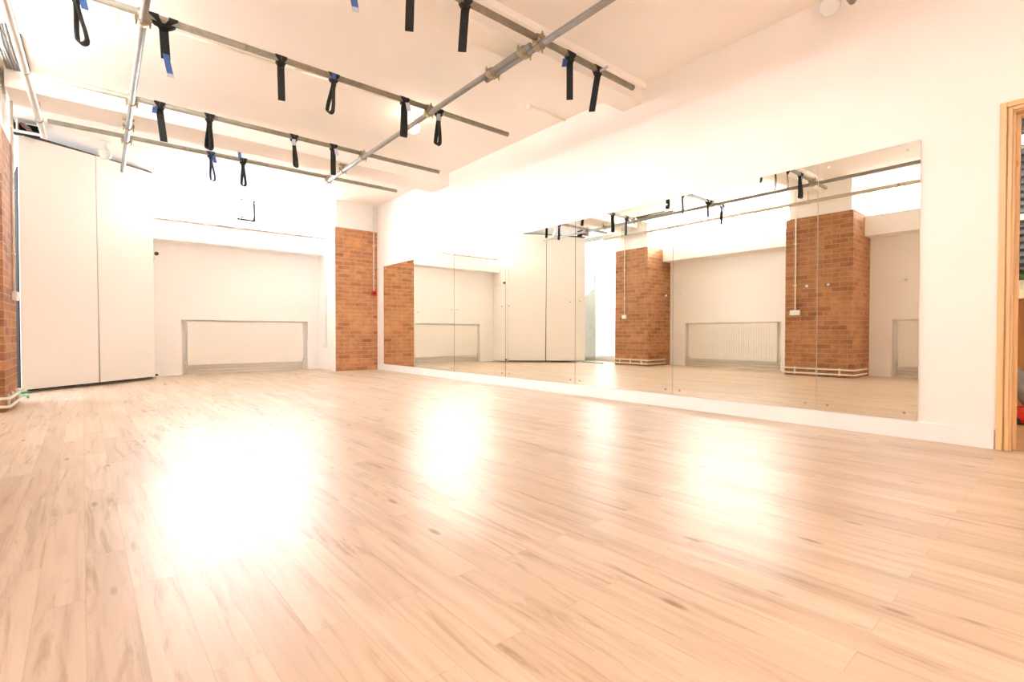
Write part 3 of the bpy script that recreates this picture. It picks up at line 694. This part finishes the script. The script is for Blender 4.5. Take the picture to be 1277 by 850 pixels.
# ------------------------------------------------------------------ lamps
def globe(label, x, y, zc, r, lit):
    t = thing('globe_lamp', label, 'lamp', (x, y, ZC), 'round globe lamps on the ceiling')
    h = ZC - zc
    bm = B(); lathe(bm, (0, 0, 0), [(0, -.001), (.055, -.001), (.055, -.018), (.045, -.026), (.0, -.026)]); obj('ceiling_rose', bm, 'plastic', t)
    bm = B(); lathe(bm, (0, 0, 0), [(.022, -.026), (.022, -h + r + .02), (.034, -h + r + .015), (.036, -h + r * .92), (.0, -h + r * .92)], 18); obj('lamp_holder', bm, 'plastic', t)
    bm = B(); prof = [(max(0, r * math.sin(q)) if 0 < i < 14 else (.036 if i == 0 else 0), -h + r * math.cos(q)) for i, q in [(i, .36 + (PI - .36) * i / 14) for i in range(15)]]
    lathe(bm, (0, 0, 0), prof); obj('globe', bm, 'globe_lit' if lit else 'globe_off', t)
    return t
globe('glowing globe lamp at the upper left, beside the strap with the forked hitch', .11, 4.80, 2.94, .068, True)
globe('unlit white globe lamp in front of the cupboard top', .07, 8.22, 2.985, .068, False)
globe('glowing globe lamp behind the backlit strap', 2.70, 4.95, 2.98, .066, True)
globe('unlit globe lamp cut by the top edge, beside the right wall', 3.93, 1.26, 2.975, .066, False)
def lamp(name, loc, e, col, r):
    l = bpy.data.lights.new(name, 'POINT'); l.energy = e; l.color = col; l.shadow_soft_size = r
    o = bpy.data.objects.new(name, l); COL.objects.link(o); o.location = loc
WARM = (1, .85, .66)
LE = 5
lamp('bulb_or_fill_light', (.11, 4.80, 2.94), LE, WARM, .06)
lamp('bulb_or_fill_light', (2.70, 4.95, 2.98), LE, WARM, .06)
lamp('bulb_or_fill_light', (-.5, -1.1, 1.1), 62, (1, .95, .87), .10)  # added fill light behind the camera, no bulb of the room
lamp('hall_fill_light', (5.2, .2, 2.5), 30, (1, .82, .6), .08)  # unseen light added to brighten the hall
# ceiling conduits
t = thing('ceiling_conduit', 'thin white conduit along the ceiling behind the six-strap tube', 'conduit', (.2, 4.84, 3.126))
bm = B(); tube(bm, [(0, 0, 0), (1.12, -.02, 0)], .010, 10); obj('tube', bm, 'cream', t)
bm = B(); tube(bm, [(1.2, -.02, 0), (2.35, -.06, 0)], .010, 10); obj('tube', bm, 'cream', t)
bm = B(); box(bm, 1.12, 1.2, -.05, .02, -.015, .013, .003); obj('junction_box', bm, 'plastic', t)
t = thing('ceiling_conduit', 'short conduit with a round junction on the ceiling near the right wall', 'conduit', (3.55, 3.98, 3.126))
bm = B(); tube(bm, [(.03, 0, 0), (.56, .01, 0)], .009, 10); obj('tube', bm, 'cream', t)
bm = B(); lathe(bm, (0, 0, 0), [(0, -.03), (.03, -.03), (.034, .0), (.034, .013), (0, .013)], 16); obj('junction_box', bm, 'cream', t)
# ------------------------------------------------------------------ daylight
w = bpy.data.worlds.new('sky'); S.world = w; w.use_nodes = True
bg = w.node_tree.nodes['Background']; bg.inputs[0].default_value = (.93, .97, 1, 1); bg.inputs[1].default_value = 4.0
wt = w.node_tree; wtc = N(wt, 'ShaderNodeTexCoord'); wsp = N(wt, 'ShaderNodeSeparateXYZ'); wt.links.new(wtc.outputs['Generated'], wsp.inputs[0])
wr = ramp(wt, wsp.outputs[2], [(0., (.42, .42, .42)), (.05, (.93, .97, 1.)), (1., (.80, .90, 1.))]); wt.links.new(wr.outputs[0], bg.inputs[0])
def area(name, loc, rot, sx, sy, e, col=(.95, .98, 1)):
    l = bpy.data.lights.new(name, 'AREA'); l.shape = 'RECTANGLE'; l.size = sx; l.size_y = sy; l.energy = e; l.color = col
    o = bpy.data.objects.new(name, l); COL.objects.link(o); o.location = loc; o.rotation_euler = rot
D = 1.0
zc = (ZW0 + ZW1) / 2
TL = math.radians(48)
area('daylight_far', (1.96, YF + .62, zc + .2), (-TL, 0, 0), 2.7, .9, 430 * D)
area('daylight_left', (XL - .62, 4.83, zc + .2), (TL, 0, math.radians(-90)), 2.75, .9, 370 * D)
area('daylight_left', (XL - .62, 1.03, zc + .2), (TL, 0, math.radians(-90)), 2.95, .9, 55 * D)
area('daylight_left', (XL - .62, 8.4, zc), (TL, 0, math.radians(-90)), 2.6, 1.2, 190 * D)
# ------------------------------------------------------------------ camera
cam = bpy.data.cameras.new('camera'); co = bpy.data.objects.new('camera', cam); COL.objects.link(co)
co.location = (0, 0, .695); co.rotation_euler = (math.radians(90 - .88), 0, math.radians(-39.76))
cam.sensor_fit = 'HORIZONTAL'; cam.sensor_width = 36; cam.lens = 617.2 / 1277 * 36; cam.clip_start = .01
cam.dof.use_dof = True; cam.dof.focus_distance = 5.5; cam.dof.aperture_fstop = 4.0
S.camera = co
# ------------------------------------------------------------------ render look
S.view_settings.view_transform = 'Standard'
S.view_settings.look = 'None'
S.view_settings.exposure = 0.78
vs = S.view_settings; vs.use_curve_mapping = True
cm = vs.curve_mapping; cm.white_level = (2.02, 1.97, 1.86); cm.extend = 'HORIZONTAL'
cv = cm.curves[3]
cv.points[0].location = (0, 0); cv.points[1].location = (1, 1)
for p in ((.1, .2), (.2, .395), (.4, .76), (.55, .90), (.75, .97)): cv.points.new(*p)
cm.update()
c = S.cycles
c.max_bounces = 14; c.diffuse_bounces = 8; c.glossy_bounces = 6; c.transparent_max_bounces = 12
c.caustics_reflective = True; c.caustics_refractive = False
c.sample_clamp_indirect = 40.0
c.use_denoising = True
c.denoising_prefilter = 'ACCURATE'
